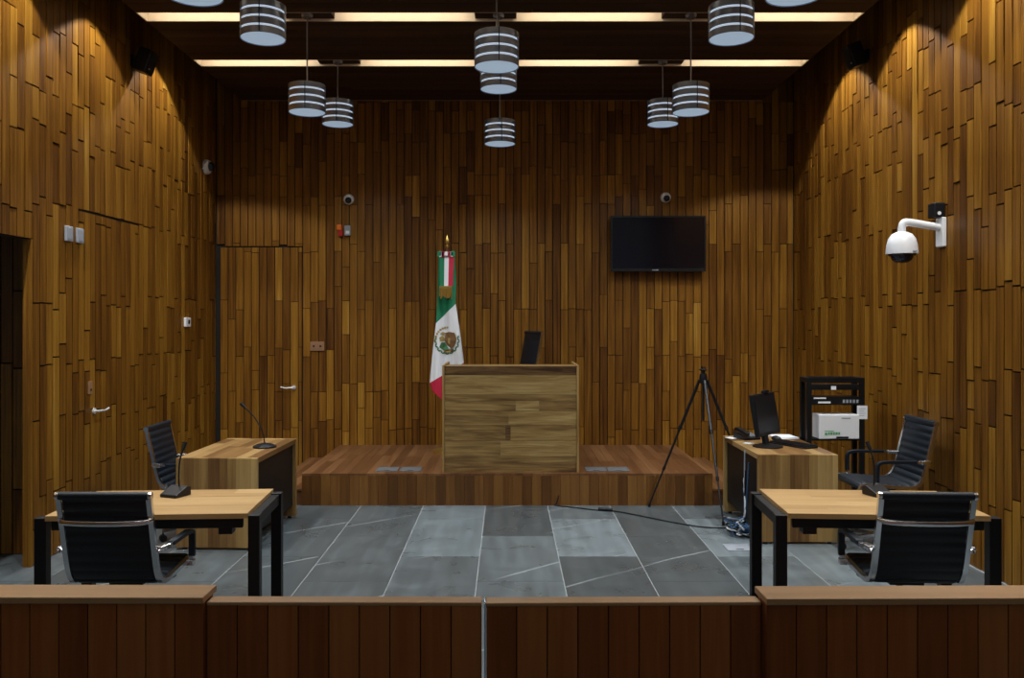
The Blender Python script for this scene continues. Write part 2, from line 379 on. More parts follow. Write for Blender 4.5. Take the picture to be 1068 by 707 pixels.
# ---------------------------------------------------------------- pendants
PEND=11
def make_pendant(cord_len):
    t=thing('pendant_lamp','','pendant lamp')
    R,H=.158,.235
    m=MB(); m.lathe([(.145,.006),(.145,H-.012)],seg=40); m.build('inner_diffuser',M_slit,t,smooth=40)
    m=MB(); m.lathe([(.0,.010),(.10,.007),(.150,.004),(.152,.010),(.0,.014)],seg=40); m.build('bottom_diffuser',M_disc,t,smooth=40)
    hb=.047; gp=(H-4*hb)/3
    for k in range(4):
        z=k*(hb+gp)
        m=MB(); m.lathe([(R-.004,z),(R,z),(R,z+hb),(R-.004,z+hb),(R-.004,z)],seg=48); m.build('shade_band',M_band,t,smooth=40)
    for k in range(3):
        a=-PI/2+.12+k*2*PI/3; m=MB(); m.cyl((math.cos(a)*(R+.003),math.sin(a)*(R+.003),.004),(math.cos(a)*(R+.003),math.sin(a)*(R+.003),H-.004),.0035,8)
        m.build('strut',M_blackp,t)
    m=MB(); m.lathe([(.0,H-.012),(R-.005,H-.012),(R-.005,H-.004),(.03,H),(.015,H+.03),(0,H+.03)],seg=40); m.build('top_plate',M_band,t,smooth=40)
    L=bpy.data.lights.new('pendant_bulb','AREA'); L.shape='DISK'; L.size=.29; L.energy=PEND; L.color=(.86,.94,1.0); L.spread=math.radians(146)
    lo_=bpy.data.objects.new('pendant_bulb',L); C.objects.link(lo_); lo_.parent=t; lo_.location=(0,0,-.002)
    m=MB(); m.cyl((0,0,H+.025),(0,0,cord_len),.0065,8); m.build('cord',M_steel,t)
    m=MB(); m.lathe([(0,cord_len-.03),(.045,cord_len-.03),(.05,cord_len),(0,cord_len)]); m.build('ceiling_cup',M_band,t,smooth=40)
    return t
PX=(-1.727,-.075,1.585)
lo,hi=3.595,3.795
pend={}
names=[(8.46,['left','centre','right'],'back row'),(7.2,None,'second row'),(5.87,None,'third row'),(4.58,None,'front row')]
protoL=make_pendant(ZC+.022-lo); protoH=make_pendant(ZC+.022-hi); used={lo:0,hi:0}
desc={(8.5,0):'back row striped drum pendant on the left, lit and hung high',
(8.5,1):'lit striped drum pendant nearest the flag, lowest hung of the back row',
(8.5,2):'back row striped drum pendant on the right, lit and hung high',
(7.2,0):'left striped drum pendant overlapping the smaller one behind it, long cord',
(7.2,1):'striped drum pendant half hidden behind the big centre pendant',
(7.2,2):'right striped drum pendant overlapping the smaller one behind it, long cord',
(5.9,0):'large left striped drum pendant crossing the first bright ceiling slot',
(5.9,1):'large centre striped drum pendant hanging before two others in line',
(5.9,2):'large right striped drum pendant crossing the first bright ceiling slot',
(4.6,0):'nearest left drum pendant, only its glowing underside in the top edge',
(4.6,2):'nearest right drum pendant, only its glowing underside in the top edge'}
for ri,r in enumerate((8.5,7.2,5.9,4.6)):
    for ci in range(3):
        if (r,ci) not in desc: continue
        z = lo if (ri+ci)%2==1 else hi
        pr = protoL if z==lo else protoH
        if used[z]: o=copy_tree(pr)
        else: o=pr; used[z]=1
        o.location=(PX[ci],r,z); tag(o,desc[(r,ci)],'pendant lamp','striped drum pendants')

# ---------------------------------------------------------------- side wall downlights up in the slots
def wash(x,y,side,i,n):
    t=thing('downlight','small recessed downlight up in the %s wall slot, %s from the back wall'%(side,n),'downlight',(x,y,(4.665 if side=='left' else 4.695)),0,'wall washing downlights')
    m=MB(); m.lathe([(.03,-.16),(.045,-.16),(.045,.0),(0,.0),(0,-.02),(.03,-.02)],seg=20); m.build('can',M_blackp,t,smooth=40)
    L=bpy.data.lights.new('spot_lamp','SPOT'); L.energy=WASH; L.spot_size=math.radians(110); L.spot_blend=.16; L.color=(1,.98,.94); L.shadow_soft_size=.03
    L.use_nodes=True; nt=L.node_tree; em_=nt.nodes['Emission']; fo=nt.nodes.new('ShaderNodeLightFalloff'); fo.inputs['Strength'].default_value=1.0; fo.inputs['Smooth'].default_value=.5
    nt.links.new(fo.outputs['Quadratic'],em_.inputs['Strength'])
    o=bpy.data.objects.new('spot_lamp',L); C.objects.link(o); o.parent=t; o.location=(0,0,-.175)
WASH=135
ords=['first','second','third','fourth','fifth','sixth']
for i,y in enumerate((8.22,6.97,5.72,4.47,3.22)):
    wash(XL+.27,y,'left',i,ords[i])
for i,y in enumerate((8.36,7.12,5.88,4.64,3.4)):
    wash(XR-.31,y,'right',i,ords[i])

# ---------------------------------------------------------------- platform and side steps
PF,PZ=8.12,.31; PXL,PXR=-2.0,2.0
pt=thing('platform','raised wooden platform carrying the high desk and the flag','platform',(0,PF,0))
m=MB(); rng=random.Random(6)
x=PXL
while x<PXR-.01:
    w=min(.09,PXR-x); ys=[0]+([rng.uniform(.5,1.3)])+[YB-PF-.002]
    for a,b in zip(ys,ys[1:]): m.box(x+.0008,x+w-.0008,a+.0008,b-.0008,PZ-.02,PZ,rng.uniform(.1,.9))
    x+=w
m.box(PXL,PXR,.02,YB-PF-.002,0,PZ-.02,.1)
m.build('deck',M_deck,pt)
m=MB(); x=PXL
while x<PXR-.01:
    w=min(.0933,PXR-x); m.box(x+.001,x+w-.001,.0,.019,.0,PZ-.021,rng.uniform(.05,.95)); x+=w
m.build('riser',M_riser,pt)
for s,nm in((-1,'left'),(1,'right')):
    a,b=(PXL-.36,PXL-.002) if s<0 else (PXR+.002,PXR+.36)
    m=MB(); x=a
    while x<b-.01:
        w=min(.09,b-x); m.box(x+.0008,x+w-.0008,0,YB-PF-.002,.14,.158,rng.uniform(.2,.9)); x+=w
    m.box(a,b,.01,YB-PF-.002,0,.14,.3)
    m.build('side_step',M_deck,pt)
M_lid=plain('dark_floor_box_lid',(.13,.14,.15),.5)
def floor_box(x,y,z,w,d,label,group='floor boxes',lidm=M_lid):
    t=thing('floor_box',label,'floor box',(x,y,z),0,group)
    m=MB(); m.box(-w/2,w/2,-d/2,-d/2+.012,0,.006); m.box(-w/2,w/2,d/2-.012,d/2,0,.006); m.box(-w/2,-w/2+.012,-d/2+.012,d/2-.012,0,.006); m.box(w/2-.012,w/2,-d/2+.012,d/2-.012,0,.006)
    m.build('frame',lidm,t)
    m=MB(); m.box(-w/2+.013,w/2-.013,-d/2+.013,d/2-.013,.0005,.005); m.box(-.03,.03,-d/2+.025,-d/2+.04,.005,.0065,mat=1); m.build('lid',[lidm,M_blackp],t)
fy=8.34
for x,l in((-1.195,'outer grey metal floor box left of the high desk'),(-.96,'inner grey metal floor box left of the high desk'),(.885,'inner grey metal floor box right of the high desk'),(1.105,'outer grey metal floor box right of the high desk')):
    floor_box(x,fy,PZ,.21,.22,l)
floor_box(1.83,6.62,0,.20,.19,'pale grey floor box in the tiles before the right side desk',lidm=M_grey)

# ---------------------------------------------------------------- high desk
HD=thing('judges_desk','tall wooden bench desk with horizontal boards at the platform edge','desk',(.033,8.17,PZ+.001))
HW,HH=.67,1.05
m=MB()
rows=[(0,.155,[(-HW,HW,.42)]),(.157,.31,[(-HW,-.1,.62),(-.1,HW,.74)]),(.312,.46,[(-HW,-.05,.52),(-.05,-.0,.12),(.0,HW,.64)]),
      (.462,.60,[(-HW,-.02,.50),(-.02,HW,.70)]),(.602,.70,[(-HW,.05,.64),(.05,.28,.86),(.28,HW,.36)]),(.702,.76,[(-HW,HW,.55)]),(.762,.95,[(-HW,HW,.78)])]
rows2=[]
for (a,b,segs) in rows:
    for (x0,x1,t) in segs: m.box(x0+(.022 if x0==-HW else .0005),x1-(.022 if x1==HW else .0005),.012,.034,a-.0005,b-.0005,t)
m.build('front_panel',M_deskx,HD)
m=MB(); m.box(-HW+.022,HW-.022,.022,.036,.9505,HH-.012,.12); m.build('upper_band',M_deskx,HD)
for s in(-1,1):
    m=MB(); m.box(s*HW,s*(HW-.021),0,.75,0,HH,.62); m.build('side_panel',M_deskz,HD,bevel=.002)
m=MB()
for k in range(6): m.box(-HW+.022,HW-.022,.037+k*.06,.037+(k+1)*.06-.001,HH-.05,HH-.013,random.uniform(.3,.7))
m.build('top',M_deskx,HD)
m=MB()
for k in range(8): m.box(-HW+.022,HW-.022,.16+k*.07,.16+(k+1)*.07-.001,.72,.75,random.uniform(.3,.7))
m.build('work_surface',M_deskx,HD)

# ---------------------------------------------------------------- chairs
def make_chair(name,raise_=0,back_top=.925,rib=.055):
    t=thing(name,'','chair')
    k=(back_top-.50)/(.925-.50); Z=raise_
    raw=[(.245,.425),(.235,.447),(.20,.460),(.0,.446),(-.13,.438),(-.195,.452),(-.235,.50)]
    for (y,z) in((-.262,.58),(-.295,.72),(-.328,.86),(-.342,.925)): raw.append((-.235+(y+.235)*(1+(k-1)*.6),.50+(z-.50)*k))
    prof=[Vector((0,y,z+Z)) for y,z in raw]
    path=smooth_path(prof,12)
    # resample with arc length
    acc=[0]
    for a,b in zip(path,path[1:]): acc.append(acc[-1]+(b-a).length)
    split=6*12-8
    def pad(i0,i1):
        m=MB(); n=i1-i0+1; W=.212; vs=[]
        for i in range(i0,i1+1):
            p=path[i]; d=(path[min(i+1,len(path)-1)]-path[max(i-1,0)]).normalized()
            nr=Vector((0,-d.z,d.y)); nr = nr if nr.z>0 or nr.y>0 else -nr
            if nr.dot(Vector((0,.6,.8)))<0: nr=-nr
            q=abs(math.sin(PI*acc[i]/rib))**.6
            f=.006+.013*q; bk=-.006-.006*q
            for (x,o) in((-W,bk*.4),(-W,f*.5),(-W+.02,f),(W-.02,f),(W,f*.5),(W,bk*.4),(W-.02,bk),(-W+.02,bk)): vs.append(p+Vector((x,0,0))+nr*o)
        fs=[]
        for i in range(n-1):
            for j in range(8): fs.append((i*8+j,i*8+(j+1)%8,(i+1)*8+(j+1)%8,(i+1)*8+j))
        fs.append(tuple(range(8))); fs.append(tuple(range((n-1)*8+7,(n-1)*8-1,-1)))
        m.add(vs,fs); return m
    pad(0,split).build('seat',M_leather,t,smooth=60)
    bk=pad(split+1,len(path)-1).build('backrest',M_leather,t,smooth=60)
    top=path[-1]
    m=MB(); m.cyl((-.226,top.y,top.z),(.226,top.y,top.z),.021,16); m.build('top_roll',M_leather,bk,smooth=40)
    for s in(-1,1):
        m=MB(); pp=[p+Vector((s*.228,0,0)) for p in path[::3]]
        m.sweep(pp,rect(.026,.022),up=(1,0,0)); m.cyl((s*.226,top.y,top.z),(s*.243,top.y,top.z),.019,14)
        m.build('side_frame',M_chrome,t,smooth=35)
    zb=.79+Z if k<1.2 else .95+Z
    yb=min(path,key=lambda p:abs(p.z-zb) if p.y<-.2 else 9).y
    m=MB(); m.sweep(smooth_path([(-.236,yb-.008,zb+.01),(-.19,yb-.038,zb),(0,yb-.048,zb-.004),(.19,yb-.038,zb),(.236,yb-.008,zb+.01)],6),[(.008*math.cos(i*PI/5),.013*math.sin(i*PI/5)) for i in range(10)],up=(0,1,0)); m.build('back_brace',M_chrome,t,smooth=40)
    for s in(-1,1):
        ya=min(path,key=lambda p:abs(p.z-(.64+Z)) if p.y<-.2 else 9).y
        arm=smooth_path([(s*.235,ya-.005,.632+Z),(s*.262,ya+.0,.636+Z),(s*.268,ya+.06,.638+Z),(s*.268,-.05,.640+Z),(s*.268,.07,.640+Z),(s*.268,.120,.625+Z),(s*.268,.130,.58+Z),(s*.266,.130,.49+Z),(s*.255,.130,.452+Z),(s*.235,.130,.445+Z)],6)
        m=MB(); m.sweep(arm,rect(.026,.012),up=(1,0,0)); a=m.build('armrest',M_chrome,t,smooth=40)
        m=MB(); seg=[p for p in arm if p.y>ya+.10 and p.z>.482+Z]
        m.sweep(seg,rect(.034,.021),up=(1,0,0)); m.build('arm_pad',M_leather,a,smooth=40)
        m=MB(); m.obox((s*.256,ya+.035,.637+Z),(.050,.085,.030),Matrix.Rotation(-s*.25,3,'Z')); m.build('arm_bracket',M_chrome,a,bevel=.008)
        m=MB(); m.obox((s*.258,.130,.455+Z),(.046,.040,.036)); m.build('arm_bracket',M_chrome,a,bevel=.008)
    m=MB(); m.box(-.09,.09,-.10,.10,.395+Z,.432+Z); m.box(-.225,.225,-.02,.02,.41+Z,.43+Z); m.build('seat_support',M_blackp,t,bevel=.004)
    m=MB(); m.cyl((0,0,.10),(0,0,.27),.026,16); m.cyl((0,0,.27),(0,0,.40+Z),.017,16); m.build('gas_column',M_blackp,t,smooth=40)
    m=MB(); m.cyl((0,0,.085),(0,0,.135),.035,16)
    for i in range(5):
        a=2*PI*i/5+.3; m.sweep([(math.cos(a)*.02,math.sin(a)*.02,.115),(math.cos(a)*.29,math.sin(a)*.29,.085)],rect(.022,.036),up=(0,0,1))
    m.build('base',M_chrome,t,smooth=40)
    for i in range(5):
        a=2*PI*i/5+.3; c=Vector((math.cos(a)*.285,math.sin(a)*.285,.028)); tn=Vector((-math.sin(a),math.cos(a),0))
        m=MB(); m.cyl(c-tn*.022,c-tn*.004,.028,14); m.cyl(c+tn*.004,c+tn*.022,.028,14); m.cyl(c+Vector((0,0,.0)),c+Vector((0,0,.062)),.007,8)
        m.build('caster',M_blackp,t,smooth=40)
    return t
cg='ribbed office chairs'
ch=make_chair('office_chair')
ch.location=(-2.035,4.55,0); ch.rotation_euler.z=.0
tag(ch,'black ribbed office chair seen from behind at left front table','chair',cg)
dup(ch,(2.14,4.55,0),-.06,'black ribbed office chair seen from behind at right front table',cg)
dup(ch,(-2.575,6.97,0),math.radians(-90),'black ribbed office chair tucked under the left side desk',cg)
ch2=make_chair('office_chair',raise_=.09)
ch2.location=(2.925,6.58,0); ch2.rotation_euler.z=math.radians(91)
tag(ch2,'black ribbed office chair beside right side desk, near right wall','chair',cg)
ch3=make_chair('high_back_chair',raise_=.10,back_top=1.245,rib=.4)
ch3.location=(-.06,9.28,PZ); ch3.rotation_euler.z=math.radians(112)
tag(ch3,'dark high-back chair turned sideways behind the high desk','chair')

# ---------------------------------------------------------------- front tables
def make_table():
    t=thing('courtroom_table','','table'); W,D=1.12,.66
    m=MB(); n=6; w=D/n; rng=random.Random(12)
    for k in range(n):
        xs=[-W/2+.022]+[rng.uniform(-.4,.4)]+[W/2-.022]
        for a,b in zip(xs,xs[1:]): m.box(a,b,-D/2+k*w,-D/2+(k+1)*w,.722,.75,rng.uniform(.2,.8))
    m.build('tabletop',M_table,t)
    m=MB()
    for s in(-1,1):
        m.box(-W/2+.05,W/2-.05,s*(D/2-.012),s*(D/2-.045),.668,.721)
        m.box(s*(W/2-.02),s*(W/2+.03),-D/2+.05,D/2-.05,.668,.728)
    m.build('frame',M_black,t,bevel=.003)
    for sx in(-1,1):
        for sy in(-1,1):
            m=MB(); m.box(sx*(W/2-.021),sx*(W/2+.042),sy*(D/2-.012),sy*(D/2-.075),.0,.735); m.build('leg',M_black,t,bevel=.003)
    return t
tb=make_table(); tb.location=(-1.985,4.875,0); tb.rotation_euler.z=math.radians(3.5)
m=MB(); m.box(.37,.445,-.285,-.21,.625,.667); m.build('junction_box',M_blackp,tb,bevel=.003)
tag(tb,'wood topped table on black steel legs at front left','table','front tables')
tb2=dup(tb,(2.10,4.875,0),math.radians(-3.5),'wood topped table on black steel legs at front right','front tables')
for c in tb2.children:
    if c.name.startswith('junction'): c.location.x=-.815

# ---------------------------------------------------------------- side desks
def make_side_desk(side):
    t=thing('side_desk','','desk'); W,D,H=.64,1.10,.72; rng=random.Random(2)
    m=MB(); n=7; w=W/n
    for k in range(n):
        ys=[0]+[rng.uniform(.3,.8)]+[D]
        for a,b in zip(ys,ys[1:]): m.box(-W/2+k*w+.0004,-W/2+(k+1)*w-.0004,max(a,.0455),min(b,D-.0455),H-.04,H,rng.uniform(.15,.85))
    m.build('top',M_desky,t)
    for y in(0,D-.045):
        m=MB(); x=-W/2
        while x<W/2-.005:
            w=min(rng.uniform(.06,.12),W/2-x)
            if W/2-x-w<.03: w=W/2-x
            m.box(x,x+w,y,y+.045,.02,H,rng.uniform(.1,.95)); x+=w
        m.build('end_panel',M_deskz,t)
    m=MB(); px=side*(W/2-.035); m.box(px-.009,px+.009,.046,D-.046,.12,H-.046,.3); m.build('modesty_panel',M_black,t)
    m=MB()
    for sx in(-1,1):
        for y in(.022,D-.022): m.cyl((sx*(W/2-.06),y,0),(sx*(W/2-.06),y,.02),.018,12)
    m.build('foot',M_blackp,t)
    return t
ds=make_side_desk(1); ds.location=(-2.285,6.55,0); ds.rotation_euler.z=math.radians(-2)
tag(ds,'waterfall side desk of striped boards holding only a round-base microphone','desk','side desks')
dr=make_side_desk(-1); dr.location=(2.345,6.72,0)
tag(dr,'waterfall side desk of striped boards carrying the computer monitor','desk','side desks')

# ---------------------------------------------------------------- railing and gates
def rail(name,label,cat,x0,x1,y,zt,capt,capw,rz,parts_over=0,metal=False,group=None,th=.09):
    t=thing(name,label,cat,((x0+x1)/2,y,0),rz,group); h=(x1-x0)/2; rng=random.Random(int(x0*100)+7)
    m=MB(); n=max(1,round((x1-x0)/.0965)); w=(x1-x0)/n
    for k in range(n): m.box(-h+k*w+.002,-h+(k+1)*w-.002,0,.02,0.01,zt-capt,rng.uniform(.05,.95))
    m.build('front_planks',M_rail,t)
    m=MB()
    for k in range(n): m.box(-h+k*w+.002,-h+(k+1)*w-.002,th-.02,th,0.01,zt-capt,rng.uniform(.05,.95))
    m.box(-h+.001,h-.001,.0205,th-.0205,.0,zt-capt-.005,.0)
    m.build('core',M_rail,t)
    m=MB(); m.box(-h,h,-parts_over,-parts_over+capw,zt-capt,zt,.5); m.build('cap',M_cap,t,bevel=.003)
    return t
YR=2.71
rail('wooden_railing','fixed plank railing section at left with raised wide cap','railing',-2.40,-.985,YR,.917,.022,.13,-.004,.008,group='fixed railing sections')
rail('wooden_railing','fixed plank railing section at right with raised wide cap','railing',.832,2.40,YR-.02,.921,.022,.13,.010,.008,group='fixed railing sections')
g1=rail('railing_gate','left low plank gate leaf between the raised railing sections','gate',-.981,-.083,YR+.01,.895,.012,.06,-.006,.002,group='gate leaves',th=.052)
g2=rail('railing_gate','right low plank gate leaf with a pale metal edge','gate',-.069,.828,YR+.005,.896,.012,.06,.012,.002,group='gate leaves',th=.052)
m=MB(); m.box(-.4545,-.4487,-.004,.055,.01,.895); m.build('metal_edge',M_chrome,g2)

# ---------------------------------------------------------------- flag
FD=9.35
fp=thing('flag_pole','wooden pole with gilded spear tip holding the tricolour flag','flag pole',(P(466,300,FD).x,FD+.06,PZ))
m=MB(); m.lathe([(0,0),(.16,0),(.16,.03),(.06,.05),(.03,.10),(0,.10)]); m.build('pole_base',M_gold,fp,smooth=40)
m=MB(); m.cyl((0,0,.1),(0,0,2.32),.014,14); m.build('pole',plain('pole_wood',(.14,.06,.025),.4),fp,smooth=40)
m=MB(); m.lathe([(.018,2.31),(.022,2.33),(.012,2.345),(.02,2.36),(.026,2.385),(.012,2.42),(.0,2.455)],seg=16); m.build('spear_tip',M_gold,fp,smooth=40)
rowsF=[((457.5,266),(474,266)),((456.5,300),(476,296)),((455,337),(475.5,317)),((451.5,370),(480,345)),((448.5,399),(484,378)),((452,408),(484,395)),((459,414),(483,420)),((467,420),(482,432))]
def lerp(a,b,t): return a+(b-a)*t
def fdepth(x,z):
    k=min(1,max(0,(2.5-z)/1.2))
    return FD-.035-.028*math.sin((x+.75)*(34-14*k)+z*2.2)-.012*math.sin((x+.75)*61+z)
fm=MB(); NU=28; nv=[]; mats=[]
for r in range(len(rowsF)-1):
    for k in range(8):
        t=k/8; nv.append([(lerp(rowsF[r][i][0],rowsF[r+1][i][0],t),lerp(rowsF[r][i][1],rowsF[r+1][i][1],t)) for i in(0,1)]); mats.append(0 if r<2 else 1 if r<4 else 2)
nv.append(rowsF[-1])
vs=[]
for (a,b) in nv:
    for u in range(NU+1):
        t=u/NU; q=P(lerp(a[0],b[0],t),lerp(a[1],b[1],t),FD); vs.append(Vector((q.x,fdepth(q.x,q.z),q.z)))
b0=0
for r in range(len(nv)-1):
    for u in range(NU):
        i=r*(NU+1)+u
        fm.f.append([i,i+1,i+NU+2,i+NU+1]); fm.t.append(.5); fm.m.append(mats[r])
fm.v=[tuple(v) for v in vs]
flag=fm.build('national_flag',[M_green,M_fwhite,M_fred],smooth=80)
sm=flag.modifiers.new('cloth','SOLIDIFY'); sm.thickness=.003; sm.offset=0
tag(flag,'green white and red flag with an eagle emblem draped from its pole','flag')
# emblem on the white band, following the folds
def epoly(mb,pts,mat,off=.006,tone=.5):
    c=Vector((sum(p[0] for p in pts)/len(pts),sum(p[1] for p in pts)/len(pts)))
    def w(px,py):
        q=P(px,py,FD); return Vector((q.x,fdepth(q.x,q.z)-off,q.z))
    vs=[w(*p) for p in pts]+[w(c.x,c.y)]; n=len(pts)
    mb.add(vs,[(i,(i+1)%n,n) for i in range(n)],tone,mat)
em=MB(); ec=(466.5,355); RX,RZ=12.0,13.5
for k in range(20):                                    # wreath of leaves around the lower half
    a=math.radians(-15+k*210/19); cx,cy=ec[0]+math.cos(a)*RX,ec[1]+math.sin(a)*RZ
    tx,ty=-math.sin(a),math.cos(a); nx,ny=math.cos(a),math.sin(a); ang=.7 if k%2 else -.7
    ax,ay=tx*math.cos(ang)+nx*math.sin(ang),ty*math.cos(ang)+ny*math.sin(ang)
    epoly(em,[(cx-ax*2.2,cy-ay*2.2),(cx+ay*1.0,cy-ax*1.0),(cx+ax*2.2,cy+ay*2.2),(cx-ay*1.0,cy+ax*1.0)],1)
for k in range(9):                                     # lettering-like dark arc over the top left
    a=math.radians(175+k*12); cx,cy=ec[0]+math.cos(a)*RX,ec[1]+math.sin(a)*RZ
    epoly(em,[(cx-1,cy-1),(cx+1,cy-1),(cx+1,cy+1),(cx-1,cy+1)],2)
E=lambda pts,mt,o=.008: epoly(em,[(ec[0]+x,ec[1]+y) for x,y in pts],mt,o)
E([(-2,-8),(2,-9),(6,-6),(9,0),(8,6),(4,8),(0,5),(-3,0)],0)            # body and wing
E([(2,-9),(8,-8),(10,-2),(9,4),(6,-2)],0,.009)
E([(-2,-8),(-5,-9),(-7,-7),(-5,-6),(-3,-4)],2,.010)                     # head and beak
E([(-8,-3),(-5,-5),(-2,-2),(-4,1),(-7,1)],2,.009)                      # snake
E([(-6,2),(-2,2),(0,6),(3,9),(-4,10),(-8,7)],1,.009)                   # cactus
E([(4,8),(7,9),(5,12),(1,11)],0,.009); E([(-4,10),(4,10),(3,12.5),(-3,12.5)],2,.009)
E([(-1,-2),(3,-3),(5,2),(2,4)],2,.010)
em.build('eagle_emblem',[M_ebrown,M_egreen,M_egold],flag)
# bow and hanging sash
m=MB()
def fq(px,py,off): 
    q=P(px,py,FD); return Vector((q.x,FD-.085-off,q.z))
m=MB()
for (a,b,mt) in((459.3,464.2,0),(464.2,468.8,1),(468.8,474.0,2)):
    vs=[fq(a,268,.01),fq(b,268,.01),fq(lerp(466.5,b,.92)-.6,299,.012),fq(lerp(466.5,a,.92)-.6,299,.012)]
    vs+= [v+Vector((0,.006,0)) for v in vs]
    m.add(vs,[(0,1,2,3),(7,6,5,4),(0,4,5,1),(1,5,6,2),(2,6,7,3),(3,7,4,0)],.5,mt)
bw=m.build('sash',[M_green,M_fwhite,M_fred],flag)
m=MB()
for k in range(12):
    x=459.5+k*1.1; m.cyl(fq(x,298.5,.012),fq(x-.5+random.uniform(-.5,.5),310+random.uniform(-1,2),.014),.007,6)
m.obox(fq(465.6,300,.014),(.135,.014,.03)); m.build('gold_fringe',M_gold,bw)
m=MB()
for s,c in((-1,0),(1,1)):
    base=(466,265.5)
    for k,(r0,mt) in enumerate(((3.0,1 if s<0 else 2),(5.0,2 if s<0 else 1),(7.2,0))):
        x0=base[0]+s*(r0-2.6); x1=base[0]+s*(r0+2.0)
        vs=[fq(x0,264-abs(r0)*.18,.02),fq(x1,262.5,.02),fq(x1,269.5-k*.5,.02),fq(x0,267.5,.02)]; vs+=[v+Vector((0,.03,0)) for v in vs]
        m.add(vs,[(0,1,2,3),(7,6,5,4),(0,4,5,1),(1,5,6,2),(2,6,7,3),(3,7,4,0)],.5,(2,1,0)[k] if s<0 else (2,1,0)[k])
m.obox(fq(466,265.5,.025),(.035,.03,.045),mat=1)
m.build('bow',[M_green,M_fwhite,M_fred],bw,bevel=.004)

# ---------------------------------------------------------------- television
a=P(637,225,YB-.1); b=P(736,283,YB-.1)
tv=thing('television','large black flat television mounted on the back wall','television',((a.x+b.x)/2,YB-.09803,(a.z+b.z)/2))
hw,hh=(b.x-a.x)/2,(a.z-b.z)/2
m=MB(); m.box(-hw,hw,.003,.045,-hh,hh); m.box(-hw*.6,hw*.6,.045,.07,-hh*.7,hh*.6); m.build('case',M_blackp,tv,bevel=.004)
m=MB()
m.box(-hw,hw,-.012,.002,hh-.02,hh); m.box(-hw,hw,-.012,.002,-hh,-hh+.035); m.box(-hw,-hw+.018,-.012,.002,-hh+.035,hh-.02); m.box(hw-.018,hw,-.012,.002,-hh+.035,hh-.02)
m.build('bezel',M_blackp,tv)
m=MB(); m.box(-hw+.0185,hw-.0185,-.006,.001,-hh+.0355,hh-.0205); m.build('screen',M_screen,tv)
m=MB(); m.box(-.075,.005,-.0145,-.0122,-hh+.010,-hh+.020); m.build('logo_mark',M_grey,tv)
m=MB(); m.box(-.2,.2,.07,.098,-.15,.15); m.build('wall_bracket',M_blackp,tv)

# ---------------------------------------------------------------- wall devices
def dome(c,M,label,r=.062):
    t=thing('dome_camera',label,'security camera',c,0,'dome cameras')
    m=MB(); m.lathe([(r,0),(r,.022),(r*.92,.045),(r*.70,.060),(0,.061)],M=M); m.build('housing',M_white,t,smooth=40)
    m=MB(); m.lathe([(r*.62,.058),(r*.60,.072),(r*.45,.092),(r*.22,.104),(0,.107)],M=M,c=M@Vector((.006,.006,0))); m.build('dome',M_lens,t,smooth=50)
def Mdir(v):
    z=Vector(v).normalized(); x=z.orthogonal().normalized(); y=z.cross(x); return Matrix((x,y,z)).transposed()
for px,py,l in((364,208,'small white dome camera on the back wall above the alarm strobe'),(694,206,'small white dome camera on the back wall above the television')):
    q=P(px,py,YB); dome((q.x,YB,q.z),Mdir((.05,-1,-.15)),l)
dome((XL,9.62,P(220,174,9.62).z),Mdir((1,-.15,-.1)),'small white dome camera high on left wall near back corner',.085)
q=P(355,240,YB)
t=thing('alarm_strobe','small orange and red alarm strobe left of a grey box','alarm',(q.x,YB+.005,q.z))
m=MB(); m.box(-.036,.02,-.045,0,0,.062); m.build('orange_lens',M_orange,t,bevel=.006)
m=MB(); m.box(-.02,.036,-.05,0,-.075,-.001); m.build('red_lens',M_red,t,bevel=.006)
q=P(363,240.5,YB)
t=thing('sensor_box','small grey box beside the orange alarm strobe','sensor',(q.x,YB,q.z))
m=MB(); m.box(-.036,.036,-.035,0,-.06,.06); m.build('case',M_grey,t,bevel=.005); m=MB(); m.box(-.022,.022,-.038,-.0352,-.04,-.005); m.build('window',M_white,t)
q=P(331,361,YB)
t=thing('wall_outlet','brown double wall outlet near the back door','outlet',(q.x,YB,q.z))
m=MB(); m.box(-.085,.085,-.010,0,-.055,.055); m.build('plate',M_brownp,t,bevel=.003)
for s in(-1,1):
    m=MB(); m.box(s*.04-.026,s*.04+.026,-.014,-.0105,-.032,.032); m.box(s*.04-.012,s*.04+.012,-.0148,-.0142,-.012,.012,mat=1); m.build('socket',[M_brownp,M_dark],t)
for y,l in((6.60,'nearer of two grey plates high on left wall by the doorway'),(6.77,'farther of two grey plates high on left wall by the doorway')):
    t=thing('wall_plate',l,'wall plate',(XL,y,2.49),0,'grey wall plates')
    m=MB(); m.box(0,.022,-.05,.05,-.06,.06); m.build('cover',M_grey,t,bevel=.006); m=MB(); m.box(.0222,.026,-.032,.032,-.045,.045); m.build('face',M_grey,t,bevel=.002)
t=thing('thermostat','white square thermostat on the left wall','thermostat',(XL-.005,9.05,P(198,336,9.05).z))
m=MB(); m.box(0,.028,-.07,.07,-.05,.05); m.build('case',M_white,t,bevel=.006); m=MB(); m.box(.0282,.030,-.01,.04,-.018,.025); m.build('display',M_lens,t)
